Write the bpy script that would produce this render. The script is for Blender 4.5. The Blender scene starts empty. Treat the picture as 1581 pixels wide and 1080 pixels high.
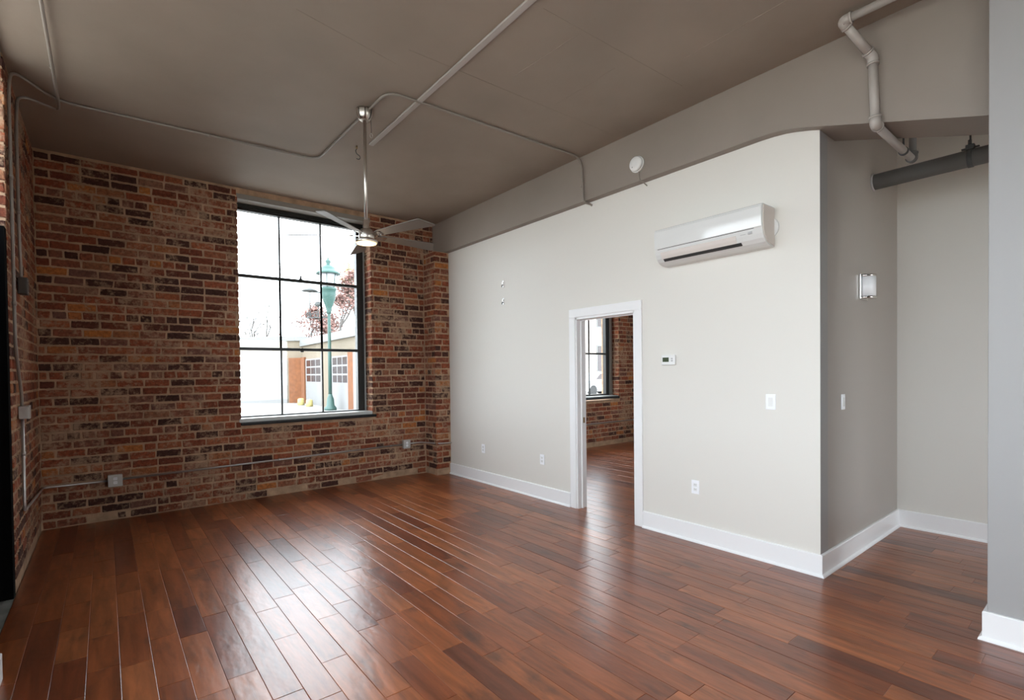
import bpy, bmesh, math, random
from mathutils import Vector, Matrix
random.seed(7)
C = bpy.context.scene.collection
R = math.radians

# ------------------------------------------------------------------ camera
F, YAW, PITCH, ROLL = 773.19, R(37.8089), R(-0.8709), R(-0.6816)
CX, CY, EYE = 761.608, 585.579, 1.5
fw = Vector((math.sin(YAW)*math.cos(PITCH), math.cos(YAW)*math.cos(PITCH), math.sin(PITCH)))
r0 = Vector((math.cos(YAW), -math.sin(YAW), 0)); u0 = r0.cross(fw)
rt = r0*math.cos(ROLL) + u0*math.sin(ROLL); up = -r0*math.sin(ROLL) + u0*math.cos(ROLL)
cam_data = bpy.data.cameras.new('camera'); cam = bpy.data.objects.new('camera', cam_data); C.objects.link(cam)
cam.matrix_world = Matrix.Translation((0, 0, EYE)) @ Matrix((rt, up, -fw)).transposed().to_4x4()
cam_data.sensor_fit = 'HORIZONTAL'; cam_data.sensor_width = 36
cam_data.lens = F*36/1581
cam_data.shift_x = (790.5-CX)/1581
cam_data.shift_y = (CY-540)/1581
cam_data.clip_start = 0.05; cam_data.clip_end = 400
bpy.context.scene.camera = cam

def proj(p):
    d = Vector(p) - Vector((0, 0, EYE)); z = d.dot(fw)
    if z < 0.1: return None
    return CX + F*d.dot(rt)/z, CY - F*d.dot(up)/z, z

# ------------------------------------------------------------------ world, light, exposure
sc = bpy.context.scene
sc.view_settings.view_transform = 'Standard'; sc.view_settings.look = 'None'
sc.view_settings.gamma = 1; sc.view_settings.use_curve_mapping = False
sc.view_settings.exposure = 1.02
SKY = 5.0
w = bpy.data.worlds.new('sky'); sc.world = w; w.use_nodes = True
bg = w.node_tree.nodes['Background']; bg.inputs[0].default_value = (0.905, 0.975, 1.06, 1); bg.inputs[1].default_value = SKY
sc.cycles.max_bounces = 10; sc.cycles.diffuse_bounces = 6; sc.cycles.glossy_bounces = 4
sc.cycles.transparent_max_bounces = 12; sc.cycles.sample_clamp_indirect = 8
sc.cycles.caustics_reflective = False; sc.cycles.caustics_refractive = False

L, D, W, A, H = -0.511, 6.571, 4.05, 5.916, 3.7264      # left wall, brick wall, white wall, alcove wall, ceiling
WB0, WB1 = 3.967, 4.341                                # beam faces
YC = 1.399                                             # corner of the white wall
PIER = 4.78                                            # near edge of the brick pier on the left wall
OPEN0 = 3.46
R2 = 9.6                                               # far side of the second room
LW = L-0.45                                            # outer face of left wall
LEFT_WINDOWS = [(1.25, 3.05), (-1.2, 1.0), (-3.35, -1.55)]
FRONT_FILL_WINDOW = (3.3, 5.7)  # unseen window added behind the camera to light the grey wall and alcove
ROOM2_FILL_WINDOW = (2.2, 4.4)  # unseen window added to brighten the second room

def portal(x, y, z, sx, sz, direction):
    d = bpy.data.lights.new('window_light', 'AREA'); d.shape = 'RECTANGLE'; d.size = sx; d.size_y = sz
    d.cycles.is_portal = True
    o = bpy.data.objects.new('window_light', d); C.objects.link(o); o.location = (x, y, z)
    o.rotation_euler = Vector(direction).to_track_quat('-Z', 'Z').to_euler()
for y0, y1 in LEFT_WINDOWS: portal(LW+.02, (y0+y1)/2, 2.15, y1-y0, 2.6, (1, 0, 0))
portal(LW+.02, (OPEN0+PIER)/2, 3.10, PIER-OPEN0, 1.16, (1, 0, 0))
for a_, b_ in (FRONT_FILL_WINDOW,): portal((a_+b_)/2, -4.48, 1.65, b_-a_, 2.1, (0, 1, 0))
portal(2.09, D+.42, 2.26, 1.8, 2.7, (0, -1, 0)); portal(7.52, D+.42, 2.26, 1.8, 2.7, (0, -1, 0))
portal(R2+.3, sum(ROOM2_FILL_WINDOW)/2, 2.2, ROOM2_FILL_WINDOW[1]-ROOM2_FILL_WINDOW[0], 2.6, (-1, 0, 0))

# ------------------------------------------------------------------ materials
def mat(name, col=(.5, .5, .5), rough=.5, metal=0, spec=.5, bump=0, bscale=60, var=0, vscale=2, emit=None, coat=0):
    m = bpy.data.materials.new(name); m.use_nodes = True; n = m.node_tree; b = n.nodes['Principled BSDF']
    b.inputs['Base Color'].default_value = (*col, 1); b.inputs['Roughness'].default_value = rough
    b.inputs['Metallic'].default_value = metal; b.inputs['Specular IOR Level'].default_value = spec
    b.inputs['Coat Weight'].default_value = coat
    geo = n.nodes.new('ShaderNodeNewGeometry')
    if var:
        t = n.nodes.new('ShaderNodeTexNoise'); t.inputs['Scale'].default_value = vscale; t.inputs['Detail'].default_value = 6
        n.links.new(geo.outputs['Position'], t.inputs['Vector'])
        mr = n.nodes.new('ShaderNodeMapRange'); mr.inputs['From Min'].default_value = .3; mr.inputs['From Max'].default_value = .7
        mr.inputs['To Min'].default_value = 1-var; mr.inputs['To Max'].default_value = 1+var
        n.links.new(t.outputs['Fac'], mr.inputs['Value'])
        mx = n.nodes.new('ShaderNodeVectorMath'); mx.operation = 'SCALE'; mx.inputs[0].default_value = col
        n.links.new(mr.outputs['Result'], mx.inputs['Scale']); n.links.new(mx.outputs[0], b.inputs['Base Color'])
    if bump:
        t2 = n.nodes.new('ShaderNodeTexNoise'); t2.inputs['Scale'].default_value = bscale; t2.inputs['Detail'].default_value = 4
        n.links.new(geo.outputs['Position'], t2.inputs['Vector'])
        bp = n.nodes.new('ShaderNodeBump'); bp.inputs['Strength'].default_value = bump; bp.inputs['Distance'].default_value = .004
        n.links.new(t2.outputs['Fac'], bp.inputs['Height']); n.links.new(bp.outputs[0], b.inputs['Normal'])
    if emit:
        b.inputs['Emission Color'].default_value = (*emit[:3], 1); b.inputs['Emission Strength'].default_value = emit[3]
    return m

def N(nt, kind, **kw):
    x = nt.nodes.new(kind)
    for k, v in kw.items():
        if hasattr(x, k): setattr(x, k, v)
        else: x.inputs[k].default_value = v
    return x

def ramp(nt, stops, interp='LINEAR'):
    r = nt.nodes.new('ShaderNodeValToRGB'); e = r.color_ramp; e.interpolation = interp
    while len(e.elements) > 1: e.elements.remove(e.elements[-1])
    e.elements[0].position = stops[0][0]; e.elements[0].color = (*stops[0][1], 1)
    for p, c in stops[1:]:
        x = e.elements.new(p); x.color = (*c, 1)
    return r

MORTAR = (.40, .268, .175)
def brick_material():
    m = bpy.data.materials.new('brick_face'); m.use_nodes = True; nt = m.node_tree; ln = nt.links.new
    b = nt.nodes['Principled BSDF']; b.inputs['Roughness'].default_value = .85; b.inputs['Specular IOR Level'].default_value = .25
    geo = N(nt, 'ShaderNodeNewGeometry'); oi = N(nt, 'ShaderNodeObjectInfo')
    add = N(nt, 'ShaderNodeMath', operation='ADD'); ln(oi.outputs['Random'], add.inputs[0]); ln(geo.outputs['Random Per Island'], add.inputs[1])
    fr = N(nt, 'ShaderNodeMath', operation='FRACT'); ln(add.outputs[0], fr.inputs[0])
    rp = ramp(nt, [(0, (.05, .020, .015)), (.16, (.07, .028, .020)), (.24, (.14, .040, .022)), (.42, (.205, .056, .027)), (.6, (.26, .074, .034)),
                   (.70, (.15, .070, .052)), (.82, (.30, .092, .038)), (.91, (.22, .11, .07)), (.965, (.34, .12, .04)), (1, (.42, .15, .04))])
    ln(fr.outputs[0], rp.inputs[0])
    # fired blotches inside each brick
    n1 = N(nt, 'ShaderNodeTexNoise', Scale=28.0, Detail=6.0, Roughness=.65); ln(geo.outputs['Position'], n1.inputs['Vector'])
    mr = N(nt, 'ShaderNodeMapRange'); mr.inputs['From Min'].default_value = .3; mr.inputs['From Max'].default_value = .7
    mr.inputs['To Min'].default_value = .55; mr.inputs['To Max'].default_value = 1.45; ln(n1.outputs['Fac'], mr.inputs['Value'])
    sc1 = N(nt, 'ShaderNodeVectorMath', operation='SCALE'); ln(rp.outputs[0], sc1.inputs[0]); ln(mr.outputs[0], sc1.inputs['Scale'])
    # smeared mortar and lime, in patches
    n2 = N(nt, 'ShaderNodeTexNoise', Scale=1.7, Detail=5.0, Roughness=.6); ln(geo.outputs['Position'], n2.inputs['Vector'])
    n3 = N(nt, 'ShaderNodeTexNoise', Scale=22.0, Detail=5.0, Roughness=.7); ln(geo.outputs['Position'], n3.inputs['Vector'])
    s = N(nt, 'ShaderNodeMath', operation='ADD'); ln(n2.outputs['Fac'], s.inputs[0]); ln(n3.outputs['Fac'], s.inputs[1])
    m2 = N(nt, 'ShaderNodeMapRange'); m2.inputs['From Min'].default_value = 1.0; m2.inputs['From Max'].default_value = 1.18
    m2.inputs['To Min'].default_value = 0; m2.inputs['To Max'].default_value = .75; ln(s.outputs[0], m2.inputs['Value'])
    mx = N(nt, 'ShaderNodeMix', data_type='RGBA'); ln(m2.outputs[0], mx.inputs['Factor']); ln(sc1.outputs[0], mx.inputs['A'])
    mx.inputs['B'].default_value = (*MORTAR, 1)
    # mortar lapping raggedly over the long edges of each brick
    uv = N(nt, 'ShaderNodeUVMap', uv_map='face'); sx = N(nt, 'ShaderNodeSeparateXYZ'); ln(uv.outputs[0], sx.inputs[0])
    av = N(nt, 'ShaderNodeMath', operation='ABSOLUTE'); ln(sx.outputs['Y'], av.inputs[0])
    ns = N(nt, 'ShaderNodeTexNoise', Scale=34.0, Detail=4.0, Roughness=.6); ln(geo.outputs['Position'], ns.inputs['Vector'])
    nm_ = N(nt, 'ShaderNodeMath', operation='MULTIPLY_ADD'); ln(ns.outputs['Fac'], nm_.inputs[0]); nm_.inputs[1].default_value = .030; ln(av.outputs[0], nm_.inputs[2])
    em = N(nt, 'ShaderNodeMapRange'); em.inputs['From Min'].default_value = .0465; em.inputs['From Max'].default_value = .0500; ln(nm_.outputs[0], em.inputs['Value'])
    em.inputs['To Max'].default_value = .85
    mx2 = N(nt, 'ShaderNodeMix', data_type='RGBA'); ln(em.outputs[0], mx2.inputs['Factor']); ln(mx.outputs['Result'], mx2.inputs['A']); mx2.inputs['B'].default_value = (*MORTAR, 1)
    ln(mx2.outputs['Result'], b.inputs['Base Color'])
    n4 = N(nt, 'ShaderNodeTexNoise', Scale=90.0, Detail=6.0, Roughness=.7); ln(geo.outputs['Position'], n4.inputs['Vector'])
    a4 = N(nt, 'ShaderNodeMath', operation='ADD'); ln(n4.outputs['Fac'], a4.inputs[0]); ln(n1.outputs['Fac'], a4.inputs[1])
    bp = N(nt, 'ShaderNodeBump', Strength=.8, Distance=.006); ln(a4.outputs[0], bp.inputs['Height']); ln(bp.outputs[0], b.inputs['Normal'])
    return m

def plank_material():
    m = bpy.data.materials.new('hickory_plank'); m.use_nodes = True; nt = m.node_tree; ln = nt.links.new
    b = nt.nodes['Principled BSDF']; b.inputs['Specular IOR Level'].default_value = .85
    geo = N(nt, 'ShaderNodeNewGeometry'); oi = N(nt, 'ShaderNodeObjectInfo')
    add = N(nt, 'ShaderNodeMath', operation='ADD'); ln(oi.outputs['Random'], add.inputs[0]); ln(geo.outputs['Random Per Island'], add.inputs[1])
    fr = N(nt, 'ShaderNodeMath', operation='FRACT'); ln(add.outputs[0], fr.inputs[0])
    rp = ramp(nt, [(0, (.11, .027, .010)), (.10, (.165, .041, .014)), (.3, (.205, .055, .017)), (.55, (.24, .067, .021)), (.8, (.27, .079, .025)), (1, (.31, .098, .033))])
    ln(fr.outputs[0], rp.inputs[0])
    off = N(nt, 'ShaderNodeMath', operation='MULTIPLY'); ln(fr.outputs[0], off.inputs[0]); off.inputs[1].default_value = 37
    mp = N(nt, 'ShaderNodeMapping'); mp.inputs['Scale'].default_value = (9, 1.1, 9); ln(geo.outputs['Position'], mp.inputs['Vector'])
    g = N(nt, 'ShaderNodeTexNoise', noise_dimensions='4D', Scale=2.2, Detail=8.0, Roughness=.62, Distortion=.6); ln(mp.outputs[0], g.inputs['Vector']); ln(off.outputs[0], g.inputs['W'])
    mr = N(nt, 'ShaderNodeMapRange'); mr.inputs['From Min'].default_value = .28; mr.inputs['From Max'].default_value = .72
    mr.inputs['To Min'].default_value = .45; mr.inputs['To Max'].default_value = 1.5; ln(g.outputs['Fac'], mr.inputs['Value'])
    s1 = N(nt, 'ShaderNodeVectorMath', operation='SCALE'); ln(rp.outputs[0], s1.inputs[0]); ln(mr.outputs[0], s1.inputs['Scale'])
    # dark mineral streaks and knots
    mp2 = N(nt, 'ShaderNodeMapping'); mp2.inputs['Scale'].default_value = (3.2, 1.3, 3.2); ln(geo.outputs['Position'], mp2.inputs['Vector'])
    k = N(nt, 'ShaderNodeTexNoise', noise_dimensions='4D', Scale=2.4, Detail=5.0, Roughness=.6); ln(mp2.outputs[0], k.inputs['Vector']); ln(off.outputs[0], k.inputs['W'])
    kr = N(nt, 'ShaderNodeMapRange'); kr.inputs['From Min'].default_value = .55; kr.inputs['From Max'].default_value = .72
    kr.inputs['To Min'].default_value = 0; kr.inputs['To Max'].default_value = .8; ln(k.outputs['Fac'], kr.inputs['Value'])
    mx = N(nt, 'ShaderNodeMix', data_type='RGBA'); ln(kr.outputs[0], mx.inputs['Factor']); ln(s1.outputs[0], mx.inputs['A']); mx.inputs['B'].default_value = (.035, .013, .008, 1)
    ln(mx.outputs['Result'], b.inputs['Base Color'])
    # hand-scraped surface
    mp3 = N(nt, 'ShaderNodeMapping'); mp3.inputs['Scale'].default_value = (1, .45, 1); ln(geo.outputs['Position'], mp3.inputs['Vector'])
    h = N(nt, 'ShaderNodeTexNoise', noise_dimensions='4D', Scale=16.0, Detail=2.0, Roughness=.5); ln(mp3.outputs[0], h.inputs['Vector']); ln(off.outputs[0], h.inputs['W'])
    bp = N(nt, 'ShaderNodeBump', Strength=.36, Distance=.006); ln(h.outputs['Fac'], bp.inputs['Height'])
    bp2 = N(nt, 'ShaderNodeBump', Strength=.12, Distance=.001); ln(g.outputs['Fac'], bp2.inputs['Height']); ln(bp.outputs[0], bp2.inputs['Normal'])
    ln(bp2.outputs[0], b.inputs['Normal'])
    rr = N(nt, 'ShaderNodeMapRange'); rr.inputs['To Min'].default_value = .277; rr.inputs['To Max'].default_value = .30; ln(g.outputs['Fac'], rr.inputs['Value'])
    ln(rr.outputs[0], b.inputs['Roughness'])
    return m

def glass_material():
    m = bpy.data.materials.new('window_glass'); m.use_nodes = True; nt = m.node_tree; ln = nt.links.new
    nt.nodes.remove(nt.nodes['Principled BSDF']); out = nt.nodes['Material Output']
    t = N(nt, 'ShaderNodeBsdfTransparent'); t.inputs[0].default_value = (.96, .97, .965, 1)
    g = N(nt, 'ShaderNodeBsdfGlossy'); g.inputs['Roughness'].default_value = .02
    lw = N(nt, 'ShaderNodeLayerWeight', Blend=.5); pw = N(nt, 'ShaderNodeMath', operation='POWER'); ln(lw.outputs['Facing'], pw.inputs[0]); pw.inputs[1].default_value = 5
    f = N(nt, 'ShaderNodeMapRange'); f.inputs['To Min'].default_value = .035; f.inputs['To Max'].default_value = .8; ln(pw.outputs[0], f.inputs['Value'])
    mx = N(nt, 'ShaderNodeMixShader'); ln(f.outputs[0], mx.inputs[0]); ln(t.outputs[0], mx.inputs[1]); ln(g.outputs[0], mx.inputs[2]); ln(mx.outputs[0], out.inputs[0])
    return m

M = dict(
    brick=brick_material(), plank=plank_material(), glass=glass_material(),
    mortar=mat('mortar', MORTAR, .95, spec=.1, bump=.9, bscale=55, var=.25, vscale=9),
    white_wall=mat('white_wall_paint', (.725, .705, .655), .45, spec=.3, bump=.05, bscale=180),
    grey_wall=mat('grey_wall_paint', (.345, .342, .338), .42, spec=.35, bump=.05, bscale=180),
    ceiling=mat('ceiling_paint', (.298, .250, .208), .6, spec=.25, bump=.25, bscale=22, var=.09, vscale=1.3),
    beam=mat('beam_paint', (.275, .236, .205), .5, spec=.3, bump=.2, bscale=18, var=.06, vscale=1.6),
    trim=mat('white_trim_paint', (.86, .865, .87), .3, spec=.5),
    black=mat('black_steel_paint', (.012, .013, .012), .35, spec=.4),
    dark_sill=mat('black_sill_paint', (.007, .007, .007), .5, spec=.3),
    alu=mat('grey_metal_strip', (.38, .40, .39), .4, metal=.3),
    door_black=mat('matt_black_door', (.0035, .0035, .0035), .9, spec=.05),
    lintel=mat('grey_lintel_paint', (.24, .225, .20), .5),
    conduit=mat('painted_conduit', (.25, .222, .195), .38, spec=.5),
    galv=mat('galvanised_steel', (.50, .49, .48), .35, metal=.7),
    galv_box=mat('galvanised_box', (.48, .48, .46), .4, metal=.35),
    dark_box=mat('dark_steel_box', (.05, .045, .04), .5),
    nickel=mat('brushed_nickel', (.62, .58, .53), .28, metal=1),
    chrome=mat('polished_chrome', (.75, .73, .7), .1, metal=1),
    blade=mat('fan_blade', (.15, .135, .12), .4, spec=.5),
    lamp_glass=mat('lit_fan_lens', (.9, .8, .6), .4, emit=(1, .62, .28, 1.1)),
    plastic=mat('white_plastic', (.82, .83, .82), .25, spec=.5),
    plastic_gloss=mat('glossy_white_plastic', (.72, .725, .71), .06, spec=.5),
    plastic_grey=mat('grey_plastic', (.45, .45, .45), .4),
    plate=mat('switch_plate_plastic', (.90, .92, .95), .3),
    slot=mat('dark_slot', (.03, .03, .03), .6),
    lcd=mat('lcd_screen', (.07, .09, .055), .2),
    shade=mat('white_opal_shade', (.93, .94, .96), .3),
    pvc=mat('painted_sprinkler_pipe', (.40, .37, .34), .4),
    duct=mat('grey_pipe_insulation', (.15, .145, .14), .6),
    rust=mat('brass_and_rust', (.30, .20, .10), .45, metal=.6),
    slate=mat('worn_concrete', (.16, .16, .145), .7, bump=.4, bscale=20, var=.35, vscale=6),
    ground=mat('pale_concrete', (.58, .535, .475), .9, var=.12, vscale=.6),
    cream=mat('cream_stucco', (.165, .133, .095), .9),
    garage_white=mat('white_garage_door', (.185, .185, .182), .7),
    orange=mat('orange_brick_pier', (.15, .055, .019), .9, var=.2, vscale=6),
    dark_glass=mat('dark_garage_glass', (.035, .022, .022), .15),
    green=mat('green_cast_iron', (.018, .065, .055), .45),
    globe=mat('frosted_lamp_globe', (.42, .42, .45), .4),
    iron=mat('dark_iron', (.06, .065, .065), .6),
    bark=mat('grey_bark', (.07, .06, .055), .9),
    leaf_red=mat('russet_leaves', (.24, .13, .11), .9, var=.4, vscale=3),
    leaf_green=mat('yellow_green_leaves', (.34, .32, .13), .9, var=.3, vscale=3),
    far_brick=mat('pale_far_brick', (.62, .52, .45), .9, var=.2, vscale=5),
    white_paint=mat('white_car_paint', (.4, .4, .41), .25),
    tyre=mat('tyre_rubber', (.03, .03, .03), .8),
)

# ------------------------------------------------------------------ mesh helpers
ORIGIN = {}
class MB:
    def __init__(s): s.v = []; s.f = []; s.sm = []
    def add(s, vs, fs, smooth=False):
        k = len(s.v); s.v += [tuple(v) for v in vs]; s.f += [tuple(k+i for i in f) for f in fs]; s.sm += [smooth]*len(fs); return s
    def box(s, a, b, ch=0):
        x0, y0, z0 = a; x1, y1, z1 = b
        if ch <= 0:
            vs = [(x0,y0,z0),(x1,y0,z0),(x1,y1,z0),(x0,y1,z0),(x0,y0,z1),(x1,y0,z1),(x1,y1,z1),(x0,y1,z1)]
            return s.add(vs, [(0,3,2,1),(4,5,6,7),(0,1,5,4),(1,2,6,5),(2,3,7,6),(3,0,4,7)])
        bm = bmesh.new(); bmesh.ops.create_cube(bm, size=1)
        for v in bm.verts: v.co = Vector(((x0+x1)/2+v.co.x*(x1-x0), (y0+y1)/2+v.co.y*(y1-y0), (z0+z1)/2+v.co.z*(z1-z0)))
        bmesh.ops.bevel(bm, geom=bm.edges[:], offset=ch, segments=2, affect='EDGES', profile=.5)
        s.bm(bm); return s
    def bm(s, bm, smooth=False):
        bm.verts.ensure_lookup_table(); bm.verts.index_update()
        s.add([v.co[:] for v in bm.verts], [[v.index for v in f.verts] for f in bm.faces], smooth); bm.free()
    def tube(s, pts, r, n=10, cap=True):
        pts = [Vector(p) for p in pts]; m = len(pts); rs = r if isinstance(r, (list, tuple)) else [r]*m
        t = [(pts[min(i+1, m-1)]-pts[max(i-1, 0)]).normalized() for i in range(m)]
        a = t[0].orthogonal().normalized(); vs = []
        for i in range(m):
            a = (a - t[i]*a.dot(t[i])).normalized(); b = t[i].cross(a)
            vs += [pts[i] + (a*math.cos(2*math.pi*k/n)+b*math.sin(2*math.pi*k/n))*rs[i] for k in range(n)]
        fs = [(i*n+k, i*n+(k+1) % n, (i+1)*n+(k+1) % n, (i+1)*n+k) for i in range(m-1) for k in range(n)]
        s.add(vs, fs, True)
        if cap:
            k = len(s.v)-len(vs)
            s.f += [tuple(k+i for i in range(n))[::-1], tuple(k+(m-1)*n+i for i in range(n))]; s.sm += [False, False]
        return s
    def lathe(s, prof, c, axis=(0, 0, 1), n=24, sharp=False):
        ax = Vector(axis).normalized(); a = ax.orthogonal().normalized(); b = ax.cross(a); c = Vector(c); vs = []
        for r, h in prof: vs += [c+ax*h+(a*math.cos(2*math.pi*k/n)+b*math.sin(2*math.pi*k/n))*max(r, 1e-5) for k in range(n)]
        m = len(prof)
        fs = [(i*n+k, i*n+(k+1) % n, (i+1)*n+(k+1) % n, (i+1)*n+k) for i in range(m-1) for k in range(n)]
        s.add(vs, fs, not sharp)
        k = len(s.v)-len(vs)
        s.f += [tuple(k+i for i in range(n))[::-1], tuple(k+(m-1)*n+i for i in range(n))]; s.sm += [False, False]
        return s
    def prism(s, poly, axis, a, b, smooth=False):
        """poly: 2-D points in the two other axes, extruded along axis from a to b"""
        def P(p, t): return {'x': (t, p[0], p[1]), 'y': (p[0], t, p[1]), 'z': (p[0], p[1], t)}[axis]
        n = len(poly); vs = [P(p, a) for p in poly]+[P(p, b) for p in poly]
        s.add(vs, [tuple(range(n))[::-1], tuple(range(n, 2*n))]); s.add(vs, [(i, (i+1) % n, n+(i+1) % n, n+i) for i in range(n)], smooth)
        return s
    def ball(s, c, r, seg=12, rings=8, sc=(1, 1, 1)):
        pr = [(math.sin(math.pi*i/rings)*r, -math.cos(math.pi*i/rings)*r) for i in range(rings+1)]
        k = len(s.v); s.lathe(pr, (0, 0, 0), n=seg)
        for i in range(k, len(s.v)): s.v[i] = (c[0]+s.v[i][0]*sc[0], c[1]+s.v[i][1]*sc[1], c[2]+s.v[i][2]*sc[2])
        return s
    def mesh(s, name, m, org=(0, 0, 0)):
        me = bpy.data.meshes.new(name); me.from_pydata([(x-org[0], y-org[1], z-org[2]) for x, y, z in s.v], [], s.f)
        me.polygons.foreach_set('use_smooth', s.sm); me.materials.append(m)
        bm = bmesh.new(); bm.from_mesh(me); bmesh.ops.remove_doubles(bm, verts=bm.verts, dist=1e-6); bmesh.ops.recalc_face_normals(bm, faces=bm.faces); bm.to_mesh(me); bm.free()
        me.update(); return me
    def build(s, name, m, parent=None, bevel=0, center=True):
        if center and s.v:
            xs, ys, zs = zip(*s.v); org = ((min(xs)+max(xs))/2, (min(ys)+max(ys))/2, (min(zs)+max(zs))/2)
        else: org = (0, 0, 0)
        o = bpy.data.objects.new(name, s.mesh(name, m, org)); C.objects.link(o)
        ORIGIN[o.name] = Vector(org)
        if parent is not None:
            o.parent = parent; o.location = Vector(org)-ORIGIN[parent.name]
        else: o.location = org
        if bevel:
            b = o.modifiers.new('b', 'BEVEL'); b.width = bevel; b.segments = 2; b.limit_method = 'ANGLE'; b.angle_limit = R(50)
        return o

def tag(o, label, cat, group=None):
    o['label'] = label; o['category'] = cat
    if group: o['group'] = group
    return o
def thing(name, loc, label, cat, group=None):
    o = bpy.data.objects.new(name, None); o.empty_display_size = .1; C.objects.link(o); o.location = loc; ORIGIN[o.name] = Vector(loc)
    return tag(o, label, cat, group)
def struct(o): o['kind'] = 'structure'; return o
def stuff(o): o['kind'] = 'stuff'; return o

def bend(pts, rad=.06, n=5):
    """polyline with rounded corners"""
    pts = [Vector(p) for p in pts]; out = [pts[0]]
    for i in range(1, len(pts)-1):
        p = pts[i]; a = pts[i-1]-p; b = pts[i+1]-p; d = min(rad, a.length*.45, b.length*.45)
        q0 = p+a.normalized()*d; q1 = p+b.normalized()*d
        for k in range(n+1):
            t = k/n; out.append(q0*(1-t)**2+p*2*t*(1-t)+q1*t*t)
    out.append(pts[-1]); return out

def wallgrid(name, axis, c0, c1, us, vs, holes, m):
    """solid wall slab between c0 and c1 on axis, with rectangular holes; one connected mesh"""
    us = sorted(set(us)|{h[0] for h in holes}|{h[1] for h in holes}); vs = sorted(set(vs)|{h[2] for h in holes}|{h[3] for h in holes})
    def solid(i, j):
        if i < 0 or j < 0 or i >= len(us)-1 or j >= len(vs)-1: return False
        u = (us[i]+us[i+1])/2; v = (vs[j]+vs[j+1])/2
        return not any(h[0] < u < h[1] and h[2] < v < h[3] for h in holes)
    def P(u, v, c): return (c, u, v) if axis == 'x' else (u, c, v)
    b = MB()
    for i in range(len(us)-1):
        for j in range(len(vs)-1):
            if not solid(i, j): continue
            u0, u1, v0, v1 = us[i], us[i+1], vs[j], vs[j+1]
            for c in (c0, c1): b.add([P(u0,v0,c), P(u1,v0,c), P(u1,v1,c), P(u0,v1,c)], [(0,1,2,3)])
            if not solid(i-1, j): b.add([P(u0,v0,c0), P(u0,v0,c1), P(u0,v1,c1), P(u0,v1,c0)], [(0,1,2,3)])
            if not solid(i+1, j): b.add([P(u1,v0,c0), P(u1,v0,c1), P(u1,v1,c1), P(u1,v1,c0)], [(0,1,2,3)])
            if not solid(i, j-1): b.add([P(u0,v0,c0), P(u0,v0,c1), P(u1,v0,c1), P(u1,v0,c0)], [(0,1,2,3)])
            if not solid(i, j+1): b.add([P(u0,v1,c0), P(u0,v1,c1), P(u1,v1,c1), P(u1,v1,c0)], [(0,1,2,3)])
    return struct(b.build(name, m, center=False))

# ------------------------------------------------------------------ structure: shell
WIN = (1.275, 2.962, .90, 3.66)           # opening of window_1 in the brick wall (x0, x1, z0, z1)
WIN2 = (6.71, 8.385, .90, 3.66)
TH = .46                                   # brick wall thickness
JT = .0065                                  # brick faces stand this far proud of the mortar bed
wall_back = wallgrid('wall_back', 'y', D+JT, D+TH, [LW, 10.], [-.05, H], [WIN, WIN2], M['mortar'])
wall_left = wallgrid('wall_left', 'x', LW, L-JT, [PIER+JT, D+JT], [-.05, H], [], M['mortar'])
holes = [(y0, y1, .9, 3.45) for y0, y1 in LEFT_WINDOWS]
wallgrid('wall_left_near', 'x', LW, L, [-4.3, OPEN0], [-.05, H], holes, M['grey_wall'])
wallgrid('wall_front', 'y', -4.5, -4.2, [LW, R2+.4], [-.05, H], [(*FRONT_FILL_WINDOW, .6, 2.7)], M['white_wall'])

def beam_z(y):
    pts = [(-4.2, 3.261), (-1.1, 3.261), (-.12, 2.905), (.5, 2.905), (1.46, 3.211), (1.50, 3.222), (1.55, 3.235), (1.62, 3.249), (1.70, 3.257), (1.80, 3.261), (6.6, 3.261)]
    for (a, za), (b, zb) in zip(pts, pts[1:]):
        if a <= y <= b: return za+(zb-za)*(y-a)/(b-a)
    return 3.261
ys = [-4.2, -1.1, -.12, .5, 1.46, 1.50, 1.55, 1.62, 1.70, 1.80, D+JT]
beam = struct(MB().prism([(D+JT, H+.01), (-4.2, H+.01)]+[(y, beam_z(y)) for y in ys], 'x', WB0, WB1).build('beam', M['beam'], center=False))

# white wall with its doorway
DY0, DY1, DZ = 2.985, 3.745, 2.075        # doorway
top = [(y, beam_z(y)+.005) for y in (1.80, 1.70, 1.62, 1.55, 1.50, 1.46, YC)]
poly = [(YC, 0), (DY0, 0), (DY0, DZ), (DY1, DZ), (DY1, 0), (D+JT, 0), (D+JT, beam_z(5)+.005)]+top
wall_right = struct(MB().prism(poly, 'x', W, W+.13).build('wall_right', M['white_wall'], center=False))
struct(MB().box((W+.13, YC, 0), (A+.02, YC+.13, H)).build('wall_alcove_side', mat('grey_wall_warm_light', (.40, .365, .33), .42, spec=.35, bump=.05, bscale=180), center=False))  # warm cast of the light on this wall is put into its colour
# return of the grey paint on the end of the white wall
struct(MB().prism([(W+.001, 0), (W+.14, 0), (W+.14, beam_z(YC)+.01), (W+.001, beam_z(YC)+.01)], 'y', YC-.0015, YC+.001).build('wall_alcove_return', M['grey_wall'], center=False))
struct(MB().box((A, -4.2, 0), (A+.13, YC+.13, H)).build('wall_alcove_back', M['white_wall'], center=False))
struct(MB().prism([(3.80, -.12), (4.45, -.12), (4.45, .503), (3.80, .503)], 'z', 0, H).build('column', M['grey_wall'], bevel=.004, center=False))
wallgrid('wall_room_two', 'x', R2, R2+.3, [YC, D+JT], [-.05, H], [(*ROOM2_FILL_WINDOW, .9, 3.5)], M['white_wall'])
struct(MB().box((A+.13, YC, 0), (R2+.3, YC+.13, H)).build('wall_room_two_near', M['white_wall'], center=False))
ceiling = struct(MB().box((LW-.1, -4.5, H), (10, D+TH, H+.35)).build('ceiling', M['ceiling'], center=False))
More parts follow.
